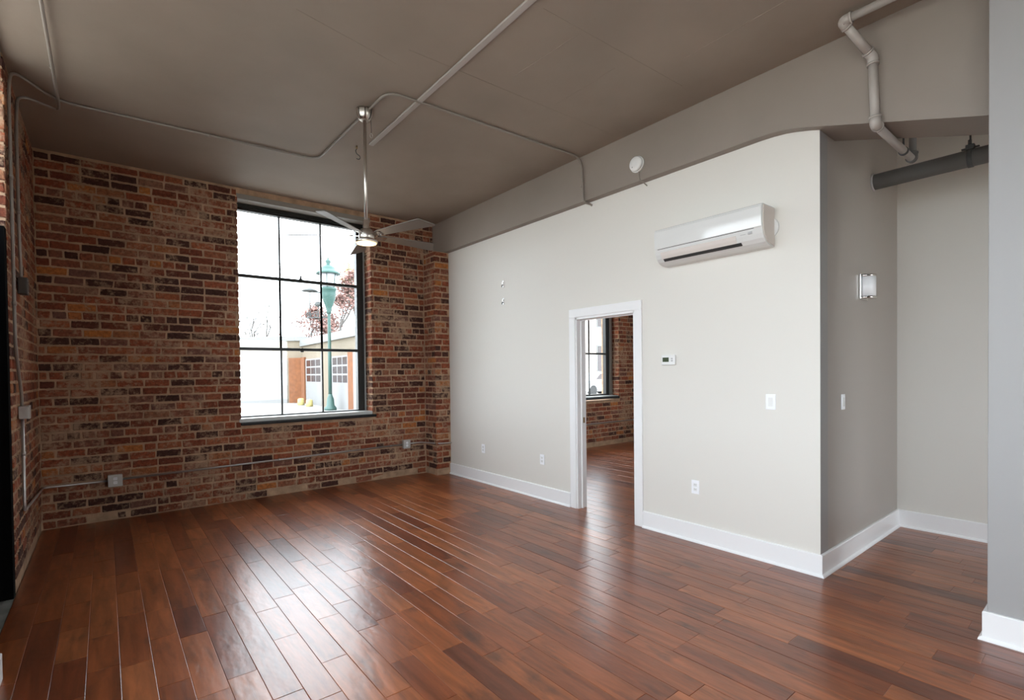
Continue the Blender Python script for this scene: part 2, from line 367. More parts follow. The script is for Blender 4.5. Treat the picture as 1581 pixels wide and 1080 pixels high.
for a, b_, w_ in [((2.17, 2.254), (3.63, 2.211), .008), ((.96, 3.17), (1.70, 3.30), .02), ((2.48, 2.925), (2.519, 2.30), .006), ((3.02, 2.98), (3.015, 2.375), .006),
                  ((1.70, 3.10), (3.85, 3.06), .012), ((.35, 1.9), (1.7, 1.95), .01), ((3.3, 1.0), (3.32, 2.0), .006)]:
    dx, dy = b_[0]-a[0], b_[1]-a[1]; l = math.hypot(dx, dy); nx, ny = -dy/l*w_/2, dx/l*w_/2
    MB().prism([(a[0]+nx, a[1]+ny), (b_[0]+nx, b_[1]+ny), (b_[0]-nx, b_[1]-ny), (a[0]-nx, a[1]-ny)], 'z', H-.0015, H+.001).build('formwork_ridge', M['ceiling'], ceiling)

# pilaster carrying the beam's end
PX0, PY = 3.80, 6.262
PTOP = 3.262
pilaster = struct(MB().box((PX0+JT, PY+JT, 0), (W+.005, D+JT+.02, PTOP)).build('pilaster', M['mortar'], center=False))

# ------------------------------------------------------------------ bricks
PITCH_Z, BH = .0863, .0700
def brick_mesh(length, height, seed, depth=.03):
    """a worn brick face lying in the x-z plane, front towards -y, centred"""
    rnd = random.Random(seed); a, b = length/2-.001, height/2; j = lambda s=.0045: rnd.uniform(-s, s)
    ring = []
    c = .006
    ring += [(-a+c, -b), (-a*.35+j(.01), -b), (a*.35+j(.01), -b), (a-c, -b), (a, -b+c), (a, b-c), (a-c, b), (a*.3+j(.01), b), (-a*.4+j(.01), b), (-a+c, b), (-a, b-c), (-a, -b+c)]
    ring = [(x+j(), z+j()) for x, z in ring]
    n = len(ring); y1 = depth
    vs = [(x, y1, z) for x, z in ring]+[(x*1.0, .004+j(.001), z) for x, z in ring]+[(x*(1-.012/length), j(.0012), z*(1-.013/height)) for x, z in ring]
    fs = [(i, (i+1) % n, n+(i+1) % n, n+i) for i in range(n)]+[(n+i, n+(i+1) % n, 2*n+(i+1) % n, 2*n+i) for i in range(n)]+[tuple(2*n+i for i in range(n))]
    return vs, fs
KINDS = {}
for nm, ln_ in (('stretcher', .224), ('header', .104), ('three_quarter', .165), ('closer', .06)):
    KINDS[nm] = []
    for k in range(10 if nm in ('stretcher', 'header') else 5):
        vs, fs = brick_mesh(ln_, BH, hash((len(nm), k)) % 9999 + k)
        me = bpy.data.meshes.new('brick_'+nm); me.from_pydata(vs, [], fs); me.materials.append(M['brick']); me.update()
        bm = bmesh.new(); bm.from_mesh(me); bmesh.ops.recalc_face_normals(bm, faces=bm.faces); bm.to_mesh(me); bm.free()
        uv = me.uv_layers.new(name='face')
        for l in me.loops: p = me.vertices[l.vertex_index].co; uv.data[l.index].uv = (p.x, p.z)
        KINDS[nm].append((me, vs, [tuple(f.vertices) for f in me.polygons]))
LEN = {'stretcher': .224, 'header': .104, 'three_quarter': .165, 'closer': .06}

def lay(u0, u1, z0, z1, seed, skip=None, phase=0.0, ends='clip'):
    """running-bond courses in a rectangle: yields (kind, u centre, z centre, scale)"""
    rnd = random.Random(seed); out = []; row = int(math.floor(z0/PITCH_Z))
    J = .0135
    while True:
        zc = row*PITCH_Z+PITCH_Z/2
        if zc+BH/2 > z1+.03: break
        if zc-BH/2 >= z0-.02:
            head = row % 7 == 3
            u = u0-(0 if row % 2 else .118)-phase+rnd.uniform(-.015, .015) if not head else u0-phase-rnd.uniform(0, .05)
            while u < u1:
                kd = 'header' if (head or rnd.random() < .07) else ('three_quarter' if rnd.random() < .04 else 'stretcher')
                ln0 = LEN[kd]; a, b = u, u+ln0
                u = b+J+rnd.uniform(-.002, .003)
                a2, b2 = max(a, u0), min(b, u1)
                segs = [(a2, b2)]
                if skip:
                    for (s0, s1, s2, s3) in skip:
                        if zc+BH*.3 > s2 and zc-BH*.3 < s3:
                            n = []
                            for p, q in segs:
                                if q <= s0 or p >= s1: n.append((p, q))
                                else:
                                    if p < s0: n.append((p, s0))
                                    if q > s1: n.append((s1, q))
                            segs = n
                for p, q in segs:
                    if q-p < .03: continue
                    l = q-p; k2 = min(LEN, key=lambda k: abs(LEN[k]-l))
                    hh = BH
                    zt = min(zc+BH/2, z1); zb = max(zc-BH/2, z0)
                    if zt-zb < .03: continue
                    out.append((k2, (p+q)/2, (zt+zb)/2, l/LEN[k2], (zt-zb)/BH))
        row += 1
    return out

BRICKS = {}
def put_bricks(wall, items, place, cap=300, weight=lambda p: 1.0, proud=0.0):
    """place(u, z) -> (location, rotation about z). The largest in view are single objects, the rest one joined part."""
    acc = BRICKS.setdefault(wall.name, (wall, []))[1]
    for it in items:
        kd, u, z, sx, sz = it; loc, rz = place(u, z)
        acc.append((kd, loc, rz, sx, sz, proud, weight))
def flush_bricks(cap=300):
    rnd = random.Random(5)
    for wname, (wall, acc) in BRICKS.items():
        sized = []
        for it in acc:
            kd, loc, rz, sx, sz, proud, weight = it
            a = Vector(loc); t = Vector((math.cos(rz), math.sin(rz), 0))*LEN[kd]*sx/2; zz = Vector((0, 0, BH*sz/2))
            ps = [proj(a-t-zz), proj(a+t-zz), proj(a+t+zz), proj(a-t+zz)]
            area = 0
            if all(ps):
                for i in range(4): area += ps[i][0]*ps[(i+1) % 4][1]-ps[(i+1) % 4][0]*ps[i][1]
                area = abs(area)/2
                cx = sum(p[0] for p in ps)/4; cy = sum(p[1] for p in ps)/4
                if not (0 <= cx <= 1581 and 0 <= cy <= 1080): area = 0
            sized.append((area*weight(a), rnd.random(), it))
        sized.sort(key=lambda s: -s[0])
        rest = MB(); ruv = []
        for i, (ar, _, (kd, loc, rz, sx, sz, proud, weight)) in enumerate(sized):
            me, vs, fs = rnd.choice(KINDS[kd]); flip = rnd.choice((1, -1))
            nrm = Vector((math.sin(rz), -math.cos(rz), 0)); off = rnd.gauss(0, .0016)+proud
            p = Vector(loc)+nrm*off+Vector((0, 0, rnd.uniform(-.0015, .0015)))
            tilt = rnd.gauss(0, .008)
            mw = Matrix.Translation(p) @ Matrix.Rotation(rz, 4, 'Z') @ Matrix.Rotation(tilt, 4, 'Y') @ Matrix.Diagonal((sx, 1, sz, 1))
            if i < cap and ar > 25:
                o = bpy.data.objects.new('brick', me); C.objects.link(o); o.parent = wall; o.matrix_local = mw
            else:
                rest.add([mw @ Vector(v) for v in vs], fs); ruv += [(v[0], v[2]) for v in vs]
        if rest.v:
            me = bpy.data.meshes.new('bricks'); me.from_pydata(rest.v, [], rest.f); me.materials.append(M['brick']); me.update()
            uv = me.uv_layers.new(name='face'); li = [0]*len(me.loops); me.loops.foreach_get('vertex_index', li)
            uv.data.foreach_set('uv', [c for i in li for c in ruv[i]])
            o = bpy.data.objects.new('bricks', me); C.objects.link(o); o.parent = wall; stuff(o)

# main brick wall (room side); a strip of rough mortar stays under the ceiling and above the floor
put_bricks(wall_back, lay(L+.004, PX0-.004, .055, H-.03, 1, skip=[(WIN[0], WIN[1], WIN[2], WIN[3]+.2)]), lambda u, z: ((u, D, z), 0))
put_bricks(wall_back, lay(W+.14, R2, .08, H-.03, 2, skip=[(WIN2[0], WIN2[1], WIN2[2], WIN2[3]+.2)]), lambda u, z: ((u, D, z), 0),
           weight=lambda a: 1.0 if (proj(a) and 903 < proj(a)[0] < 983 and 484 < proj(a)[1] < 700) else 0)
# window reveals
for (x0, x1, z0, z1) in (WIN, WIN2):
    wv = (lambda a: 1.0) if x0 < 4 else (lambda a: 1.0 if (proj(a) and 903 < proj(a)[0] < 983) else 0)
    put_bricks(wall_back, lay(D+.004, D+.235, z0+.06, z1, 3), lambda u, z, x1=x1: ((x1-.001, u, z), -math.pi/2), weight=wv, proud=0.008)
    put_bricks(wall_back, lay(D+.004, D+.235, z0+.06, z1, 4), lambda u, z, x0=x0: ((x0+.001, u, z), math.pi/2), weight=lambda a: 0, proud=0.008)
# top course above the pilaster, behind the beam
# left pier
put_bricks(wall_left, lay(PIER, D-.004, .03, H-.02, 5), lambda u, z: ((L, u, z), math.pi/2))
put_bricks(wall_left, lay(LW+.02, L-.004, 2.53, H-.02, 6), lambda u, z: ((u, PIER, z), 0))
# pilaster: front and left side
put_bricks(pilaster, lay(PX0, W-.003, .03, PTOP-.01, 7), lambda u, z: ((u, PY, z), 0))
put_bricks(pilaster, lay(PY+.004, D-.003, .03, PTOP-.01, 8), lambda u, z: ((PX0, u, z), -math.pi/2))
_r = random.Random(44)
put_bricks(wall_back, [t for t in lay(L+.004, PX0-.004, 0.0, .085, 21) if _r.random() < .6], lambda u, z: ((u, D, z), 0), proud=-.003)
put_bricks(wall_back, lay(PX0, WB0-.003, PTOP+.01, H-.02, 12), lambda u, z: ((u, D, z), 0))
flush_bricks()

# ------------------------------------------------------------------ floor
floor = struct(MB().box((L, -4.2, -.12), (R2, D+.01, -.016)).build('floor', mat('subfloor', (.03, .012, .008), .8), center=False))
threshold = struct(MB().box((LW, OPEN0, -.12), (L-.002, PIER+.01, -.004)).build('threshold', M['slate'], center=False))
PW = .1372; X0 = .0345-PW*4+.003
LENS = [.42, .55, .68, .81, .94, 1.07, 1.2]
def plank_mesh(x0, x1, y0, y1, ch=.0022):
    t, bt = 0.0, -.014; g = .0004
    x0 += g; x1 -= g; y0 += g; y1 -= g
    vs = [(x0,y0,bt),(x1,y0,bt),(x1,y1,bt),(x0,y1,bt),(x0,y0,t-ch*.5),(x1,y0,t-ch*.5),(x1,y1,t-ch*.5),(x0,y1,t-ch*.5),
          (x0+ch,y0+ch,t),(x1-ch,y0+ch,t),(x1-ch,y1-ch,t),(x0+ch,y1-ch,t)]
    fs = [(0,1,5,4),(1,2,6,5),(2,3,7,6),(3,0,4,7),(4,5,9,8),(5,6,10,9),(6,7,11,10),(7,4,8,11),(8,9,10,11)]
    return vs, fs
rnd = random.Random(11); planks = []
k = int(math.floor((L-X0)/PW))
while X0+k*PW < R2:
    a, b = max(X0+k*PW, L), min(X0+(k+1)*PW, R2)
    y = -4.2-rnd.uniform(0, 1)
    while y < D:
        l = rnd.choice(LENS); planks.append((a, b, y, min(y+l, D+.01), l)); y += l
    k += 1
def plank_area(p):
    a, b, y0, y1, _ = p; tot = 0; n = 6
    for i in range(n):
        ya, yb = y0+(y1-y0)*i/n, y0+(y1-y0)*(i+1)/n
        q = [proj((a, ya, 0)), proj((b, ya, 0)), proj((b, yb, 0)), proj((a, yb, 0))]
        if not all(q): continue
        cx = sum(t[0] for t in q)/4; cy = sum(t[1] for t in q)/4
        if not (0 <= cx <= 1581 and 0 <= cy <= 1080): continue
        xm, ym = (a+b)/2, (ya+yb)/2
        if xm > W:
            s = W/xm; yy = ym*s             # where the sight line crosses the white wall's plane
            if yy > YC and not (DY0 < yy < DY1): continue
            if yy <= YC and (ym > YC or xm > A or ym < .5*xm/3.8): continue
        tot += abs(sum(q[j][0]*q[(j+1) % 4][1]-q[(j+1) % 4][0]*q[j][1] for j in range(4)))/2
    return tot
scored = sorted(((plank_area(p), i, p) for i, p in enumerate(planks)), key=lambda s: -s[0])
rest = MB(); cache = {}
for i, (ar, _, p) in enumerate(scored):
    a, b, y0, y1, l = p
    if y1 < -4.2: continue
    if i < 300 and ar > 60:
        key = (round(b-a, 3), round(y1-y0, 3))
        if key not in cache:
            vs, fs = plank_mesh(-(b-a)/2, (b-a)/2, -(y1-y0)/2, (y1-y0)/2)
            me = bpy.data.meshes.new('plank'); me.from_pydata(vs, [], fs); me.materials.append(M['plank']); me.update(); cache[key] = me
        o = bpy.data.objects.new('plank', cache[key]); C.objects.link(o); o.parent = floor; o.location = ((a+b)/2, (y0+y1)/2, rnd.uniform(-.0006, .0006))
        o.rotation_euler = (rnd.gauss(0, .0004), rnd.gauss(0, .0010), 0)
    else:
        vs, fs = plank_mesh(a, b, max(y0, -4.2), y1); rest.add(vs, fs)
me = bpy.data.meshes.new('planks'); me.from_pydata(rest.v, [], rest.f); me.materials.append(M['plank']); me.update()
o = bpy.data.objects.new('planks', me); C.objects.link(o); o.parent = floor; stuff(o)

# ------------------------------------------------------------------ baseboards and door casing
BBH, BBT = .157, .018
def baseboard(name, p, q, nrm, ext0=0, ext1=0):
    """board with eased top and quarter-round shoe, from p to q (2-D), face normal nrm"""
    p = Vector(p); q = Vector(q); t = (q-p).normalized(); n = Vector(nrm)
    prof = [(0, 0), (.034, 0), (.033, .008), (.029, .014), (.024, .018), (BBT, .021), (BBT, BBH-.006), (BBT-.005, BBH), (0, BBH)]
    b = MB(); m = len(prof); vs = []
    for c, e in ((p, -ext0), (q, ext1)): vs += [(c.x+n.x*d+t.x*d*e, c.y+n.y*d+t.y*d*e, z) for d, z in prof]
    b.add(vs, [(i, (i+1) % m, m+(i+1) % m, m+i) for i in range(m)]+[tuple(range(m))[::-1], tuple(range(m, 2*m))])
    return struct(b.build(name, M['trim'], center=False))
CAS = .088
baseboard('baseboard_right', (W, DY1+CAS+.003), (W, PY+.0), (-1, 0))
baseboard('baseboard_right_near', (W, DY0-CAS-.003), (W, YC), (-1, 0), 0, 1)
baseboard('baseboard_alcove_side', (W, YC), (A, YC), (0, -1), 1, -1)
baseboard('baseboard_alcove_back', (A, YC), (A, -4.2), (-1, 0), -1, 0)
baseboard('baseboard_column', (3.80, .503), (3.80, -.12), (-1, 0), 1, 0)
baseboard('baseboard_column_side', (3.80, .503), (4.45, .503), (0, 1), 1, 0)
struct(MB().box((L-.002, -4.2, 0), (-.428, OPEN0, .135), .006).build('baseboard_left', M['trim'], center=False))
# casing: two legs and a head, with a thin outer back band
cas = struct(MB().box((W-.018, DY0-CAS, 0), (W, DY0-.004, DZ+.004), .003).build('trim_1', M['trim'], center=False))
struct(MB().box((W-.018, DY1+.004, 0), (W, DY1+CAS, DZ+.004), .003).build('trim_2', M['trim'], center=False))
struct(MB().box((W-.018, DY0-CAS, DZ+.004), (W, DY1+CAS, DZ+.004+CAS), .003).build('trim_3', M['trim'], center=False))
door = struct(MB().box((W-.004, DY0-.006, 0), (W+.134, DY0+.014, DZ)).box((W-.004, DY1-.014, 0), (W+.134, DY1+.006, DZ)).box((W-.004, DY0-.006, DZ-.02), (W+.134, DY1+.006, DZ+.004)).build('door_1', M['trim'], center=False))
MB().box((W+.055, DY0+.014, 0), (W+.07, DY0+.026, DZ-.02)).box((W+.055, DY1-.026, 0), (W+.07, DY1-.014, DZ-.02)).box((W+.055, DY0+.014, DZ-.032), (W+.07, DY1-.014, DZ-.02)).build('door_stop', M['trim'], door)
MB().box((W+.085, DY1-.0165, .93), (W+.112, DY1-.0135, .99)).build('strike_plate', M['rust'], door)
struct(MB().box((W+.13, DY0-CAS, 0), (W+.148, DY0-.004, DZ+.004)).build('trim_4', M['trim'], center=False))
struct(MB().box((W+.13, DY1+.004, 0), (W+.148, DY1+CAS, DZ+.004)).build('trim_5', M['trim'], center=False))

# ------------------------------------------------------------------ windows
def steel_window(name, x0, x1, y, z0, z1, rails, cuts, axis='y', latches=True):
    """steel window in a plane y = const: frame, rails, muntins, one pane per light"""
    root = struct(MB().box((x0, y-.03, z0), (x0+.06, y+.05, z1)).box((x1-.095, y-.03, z0), (x1, y+.05, z1)).box((x0+.06, y-.03, z0), (x1-.095, y+.05, z0+.035)).box((x0+.06, y-.03, z1-.03), (x1-.095, y+.05, z1)).build(name, M['black'], center=False))
    gx0, gx1 = x0+.06, x1-.095
    for r in rails: MB().box((gx0, y-.022, r-.0185), (gx1, y+.03, r+.0185), .003).build('rail', M['black'], root)
    zs = [z0+.035]+[r for r in rails]+[z1-.03]
    xs = [gx0]+list(cuts)+[gx1]
    for c in cuts:
        for a, b in zip(zs, zs[1:]): MB().box((c-.0105, y-.012, a+(.0185 if a in rails else 0)), (c+.0105, y+.012, b-(.0185 if b in rails else 0))).build('muntin', M['black'], root)
    for xa, xb in zip(xs, xs[1:]):
        for za, zb in zip(zs, zs[1:]): MB().box((xa, y-.002, za), (xb, y+.002, zb)).build('pane', M['glass'], root)
    return root
WY = D+.225
win = steel_window('window_1', 1.205, 2.925, WY, .955, 3.555, [2.727, 1.824], [1.807, 2.337])
MB().box((2.925, WY-.02, .955), (2.962, WY+.09, 3.60)).box((2.925, WY-.055, .955), (2.94, WY-.02, 3.60)).build('side_strip', M['alu'], win)
MB().box((1.24, WY-.05, 3.555), (2.962, WY+.08, 3.66)).build('head_channel', M['black'], win)
for (xx, zz, s) in ((2.06, 2.741, 1), (2.06, 1.824, -1)):
    b = MB().prism([(xx-.028, zz), (xx+.028, zz), (xx+.012, zz+.012), (xx+.006, zz+.055*max(s, .35)), (xx-.006, zz+.055*max(s, .35)), (xx-.012, zz+.012)], 'y', WY-.045, WY-.022)
    if s < 0: b.box((xx-.02, WY-.045, zz-.035), (xx+.02, WY-.022, zz+.012))
    b.build('sash_latch', M['black'], win)
struct(MB().box((1.275, D-.035, .895), (3.0, WY-.03, .93), .006).box((1.275, D+.005, .93), (2.96, WY-.03, .945)).build('trim_6', M['dark_sill'], center=False))
struct(MB().box((1.26, D+.0, .93), (2.955, WY-.031, .975), .005).build('trim_7', mat('satin_sill_top', (.50, .51, .49), .3, spec=.5), center=False))
struct(MB().box((WIN[0]-.02, D+.01, 3.60), (WIN[1]+.02, D+TH, H), .004).build('trim_8', M['lintel'], center=False))
win2 = steel_window('window_2', 6.65, 8.30, WY, .985, 3.555, [2.727, 1.845], [7.20, 7.72])
MB().box((8.30, WY-.06, .985), (8.385, WY+.09, 3.60)).build('side_strip', M['alu'], win2)
MB().box((6.65, WY-.05, 3.555), (8.385, WY+.08, 3.66)).build('head_channel', M['black'], win2)
struct(MB().box((6.71, D-.035, .93), (8.36, WY-.03, .975), .006).build('trim_9', M['dark_sill'], center=False))
struct(MB().box((6.71, D+.0, .975), (8.36, WY-.031, .99), .004).build('trim_10', M['alu'], center=False))
struct(MB().box((WIN2[0]-.02, D+.01, 3.60), (WIN2[1]+.02, D+TH, H), .004).build('trim_11', M['lintel'], center=False))

def side_window(name, x, y0, y1, z0=.9, z1=3.45, t=.04):
    root = MB().box((x-t, y0, z0), (x+t, y0+.06, z1)).box((x-t, y1-.06, z0), (x+t, y1, z1)).box((x-t, y0+.06, z0), (x+t, y1-.06, z0+.05)).box((x-t, y0+.06, z1-.05), (x+t, y1-.06, z1)).build(name, M['black'], center=False); struct(root)
    zs = [z0+.05, z0+(z1-z0)/3, z0+(z1-z0)*2/3, z1-.05]; cy = [y0+.06, y0+(y1-y0)/3, y0+(y1-y0)*2/3, y1-.06]
    for c in cy[1:3]: MB().box((x-.015, c-.008, z0+.05), (x+.015, c+.008, z1-.05)).build('muntin', M['black'], root)
    for c in zs[1:3]: MB().box((x-.02, y0+.06, c-.014), (x+.02, y1-.06, c+.014)).build('rail', M['black'], root)
    MB().box((x-.002, y0+.06, z0+.05), (x+.002, y1-.06, z1-.05)).build('pane', M['glass'], root)
for i, (y0, y1) in enumerate(LEFT_WINDOWS): side_window('window_%d' % (i+3), LW+.15, y0, y1)
for nm, (a_, b_) in (('window_8', FRONT_FILL_WINDOW),):  # frame and glass of the added front opening that fills the alcove with light
    fwn = struct(MB().box((a_, -4.4, .6), (a_+.06, -4.32, 2.7)).box((b_-.06, -4.4, .6), (b_, -4.32, 2.7)).box((a_+.06, -4.4, .6), (b_-.06, -4.32, .65)).box((a_+.06, -4.4, 2.65), (b_-.06, -4.32, 2.7)).build(nm, M['black'], center=False))
    MB().box((a_+.06, -4.362, .65), (b_-.06, -4.358, 2.65)).build('pane', M['glass'], fwn)
side_window('window_6', R2+.15, *ROOM2_FILL_WINDOW, .9, 3.5)  # added out of view, for the second room's daylight

# street door in the left wall: black, with a glazed transom over it
dr = struct(MB().box((LW+.06, PIER-.10, -.004), (L-.005, PIER-.005, 2.52)).box((LW+.06, OPEN0, -.004), (L-.16, OPEN0+.09, 2.52)).box((LW+.06, OPEN0+.09, 2.42), (L-.30, PIER-.10, 2.52)).build('door_2', M['door_black'], center=False))
leaf = MB().box((LW+.08, OPEN0+.10, .01), (LW+.13, PIER-.11, 2.41), .004).build('door_leaf', M['door_black'], dr)
for za, zb in ((.15, 1.05), (1.2, 2.25)): MB().box((LW+.128, OPEN0+.25, za), (LW+.137, PIER-.25, zb), .003).build('panel', M['door_black'], leaf)
MB().box((LW+.13, OPEN0+.16, 1.0), (LW+.17, OPEN0+.19, 1.35), .004).build('pull_handle', M['nickel'], dr)
struct(MB().box((LW, OPEN0, 3.68), (L-.01, PIER, H), .002).build('trim_12', M['lintel'], center=False))
tr = struct(MB().box((LW+.08, OPEN0, 2.521), (LW+.14, OPEN0+.05, 3.68)).box((LW+.08, PIER-.05, 2.521), (LW+.14, PIER, 3.68)).box((LW+.08, OPEN0+.05, 2.521), (LW+.14, PIER-.05, 2.57)).box((LW+.08, OPEN0+.05, 3.63), (LW+.14, PIER-.05, 3.68)).build('window_7', M['black'], center=False))
MB().box((LW+.105, OPEN0+.05, 2.57), (LW+.109, PIER-.05, 3.63)).build('pane', M['glass'], tr)

# ------------------------------------------------------------------ ceiling fan
FX, FY = 1.78, 4.03
fan = thing('ceiling_fan', (FX, FY, H), 'brushed nickel five-blade ceiling fan on long downrod with lit lamp', 'fan')
MB().lathe([(.028, -.088), (.040, -.085), (.055, -.068), (.066, -.04), (.070, -.01), (.070, 0)], (FX, FY, H)).build('canopy', M['nickel'], fan)
for a in (205, 250, 300):
    ca, sa = math.cos(R(a)), math.sin(R(a))
    MB().tube([(FX+ca*r_, FY+sa*r_, H+z) for r_, z in ((.0715, -.008), (.0675, -.04), (.056, -.07), (.042, -.086))], .0035, 6).build('canopy_slot', M['slot'], fan)
MB().tube([(FX, FY, H-.08), (FX, FY, 2.745)], .0135, 14).build('downrod', M['nickel'], fan)
MB().lathe([(.017, .09), (.024, .085), (.026, .03), (.030, .012), (.030, 0)], (FX, FY, 2.715)).build('coupling', M['chrome'], fan)
MB().lathe([(.030, .055), (.048, .048), (.062, .02), (.064, -.02), (.058, -.035), (.045, -.04)], (FX, FY, 2.672)).build('motor_housing', M['nickel'], fan)
MB().lathe([(.045, .03), (.060, .02), (.088, .006), (.094, 0), (.094, -.014), (.088, -.018)], (FX, FY, 2.625), n=36).build('light_housing', M['nickel'], fan)
MB().lathe([(.086, .0), (.083, -.007), (.06, -.011), (.02, -.013)], (FX, FY, 2.608), n=36).build('lens', M['lamp_glass'], fan)
for a in (218, 290, 2, 74, 146):
    ca, sa = math.cos(R(a)), math.sin(R(a)); u = Vector((ca, sa, 0)); t = Vector((-sa, ca, 0)); Z = Vector((0, 0, 1))
    tl = R(13.5); tt = t*math.cos(tl)-Z*math.sin(tl); nn = u.cross(tt).normalized()
    c0 = Vector((FX, FY, 2.672))
    out = [(.115, -.030), (.17, -.042), (.615, -.070), (.635, -.066), (.700, .050), (.690, .066), (.17, .042), (.115, .030)]
    vs = [c0+u*a_+tt*b_+nn*.003 for a_, b_ in out]+[c0+u*a_+tt*b_-nn*.003 for a_, b_ in out]; n = len(out)
    MB().add(vs, [tuple(range(n)), tuple(range(n, 2*n))[::-1]]+[(i, (i+1) % n, n+(i+1) % n, n+i) for i in range(n)]).build('blade', M['blade'], fan)
    out = [(.045, -.014), (.10, -.014), (.135, -.032), (.18, -.030), (.18, .030), (.135, .032), (.10, .014), (.045, .014)]; n = len(out)
    vs = [c0+u*a_+tt*b_-nn*.0035 for a_, b_ in out]+[c0+u*a_+tt*b_-nn*.0085 for a_, b_ in out]
    MB().add(vs, [tuple(range(n)), tuple(range(n, 2*n))[::-1]]+[(i, (i+1) % n, n+(i+1) % n, n+i) for i in range(n)]).build('blade_bracket', M['chrome'], fan)
pl = bpy.data.lights.new('fan_lamp', 'POINT'); pl.energy = 1.5; pl.color = (1, .75, .48); pl.shadow_soft_size = .06
po = bpy.data.objects.new('fan_lamp', pl); C.objects.link(po); po.parent = fan; po.location = (0, 0, 2.54-H)
MB().tube([(FX+.062, FY+.012, H-.02), (FX+.066, FY+.014, H-.17)], .0018, 6).build('safety_cable', M['iron'], fan)
ring = [(FX+.066+.012*math.cos(t), FY+.014, H-.19+.02*math.sin(t)) for t in [i*2*math.pi/14 for i in range(15)]]
MB().tube(ring, .0028, 6).build('cable_ring', M['nickel'], fan)

def j_hook(name, x, y, label):
    pts = [(x, y, H), (x, y, H-.03), (x-.012, y, H-.05), (x-.004, y, H-.075), (x+.012, y, H-.085)]+[(x+.012+.022*math.sin(t), y, H-.107+.022*math.cos(t)) for t in (0.4, .9, 1.5, 2.1, 2.7, 3.3, 3.9)]
    h = thing(name, (x, y, H), label, 'hook')
    MB().tube(pts, .0038, 8).build('hook', M['iron'], h)
    MB().lathe([(.005, 0), (.009, .002), (.009, .028), (.005, .03)], (x, y, H-.031)).build('ferrule', M['rust'], h)
j_hook('ceiling_hook', 1.99, 4.70, 'small dark S-shaped hook in the ceiling left of the fan downrod')

# ------------------------------------------------------------------ conduits, boxes, pipes
CR = .0105
cz = H-CR-.003
cl = L+CR+.008
def conduit(label, pts, m, rad=.10, r=CR, straps=(), name='conduit', group=None):
    root = thing(name, pts[0], label, 'conduit', group)
    MB().tube(bend(pts, rad, 6), r, 10).build('tube', m, root)
    for (p, d) in straps:
        p = Vector(p); d = Vector(d).normalized(); MB().tube([p-d*.014, p+d*.014], r+.0035, 10).build('coupling', m, root)
    return root
conduit('long thin conduit bent across the ceiling past the fan and down left wall',
        [(W-.003, 3.50, 3.22), (W-.012, 3.515, 3.235), (WB0-.014, 3.535, 3.245), (WB0-.014, 3.56, cz), (1.80, 3.625, cz), (1.78, 5.215, cz), (-.26, 5.33, cz), (cl, 4.98, cz), (cl, 4.85, 3.52), (cl, 4.845, 1.72), (cl, 5.12, 1.36), (cl, 5.125, 1.285)], M['conduit'], .13,
        straps=(((cl, 4.845, 2.9), (0, 0, 1)), ((cl, 4.845, 2.02), (0, 0, 1)), ((.8, 5.27, cz), (1, -.055, 0)), ((WB0-.014, 3.553, 3.42), (0, 0, 1))))
conduit('straight ceiling conduit turning down the left brick pier into dark box',
        [(-.262, -3.9, cz-.004), (-.25, 5.33, cz-.028), (-.26, 5.43, cz-.032), (cl, 5.30, cz-.032), (cl, 5.20, 3.4), (cl, 5.20, 2.6), (cl, 5.265, 2.30), (cl, 5.265, 2.268)], M['conduit'], .09,
        straps=(((-.255, 4.75, cz-.01), (0, 1, 0)), ((cl, 5.20, 2.75), (0, 0, 1))))
conduit('vertical conduit below metal box on left pier, turning to the corner',
        [(cl, 5.125, 1.195), (cl, 5.125, .50), (cl, D-.05, .425), (L+.05, D-CR-.008, .42), (.005, D-CR-.008, .417)], M['galv'], .05, straps=(((cl, 5.125, .93), (0, 0, 1)),))
conduit('long horizontal conduit along the brick wall between the two outlet boxes', [(.13, D-CR-.008, .42), (3.40, D-CR-.008, .463)], M['galv'], straps=(((3.22, D-CR-.008, .461), (1, 0, 0)), ((1.7, D-CR-.008, .441), (1, 0, 0))))
conduit('short conduit from right outlet box around the brick pilaster', [(3.512, D-CR-.008, .465), (3.70, D-CR-.008, .467), (PX0-.03, PY+.1, .467), (PX0+.05, PY-CR-.008, .466), (W-.003, PY-CR-.008, .460)], M['galv'], .04)
conduit('thin conduit on the brick wall seen through the doorway', [(W+.14, D-CR-.008, .47), (R2, D-CR-.008, .455)], M['galv'])

st = tag(MB().box((2.00, -4.19, H-.016), (2.045, 4.585, H), .003).build('surface_raceway', mat('raceway_paint', (.40, .37, .34), .4)), 'straight pale raceway strip on the ceiling ending just behind the fan', 'raceway')
st.rotation_euler[2] = R(-.75); st.location.x = 2.03

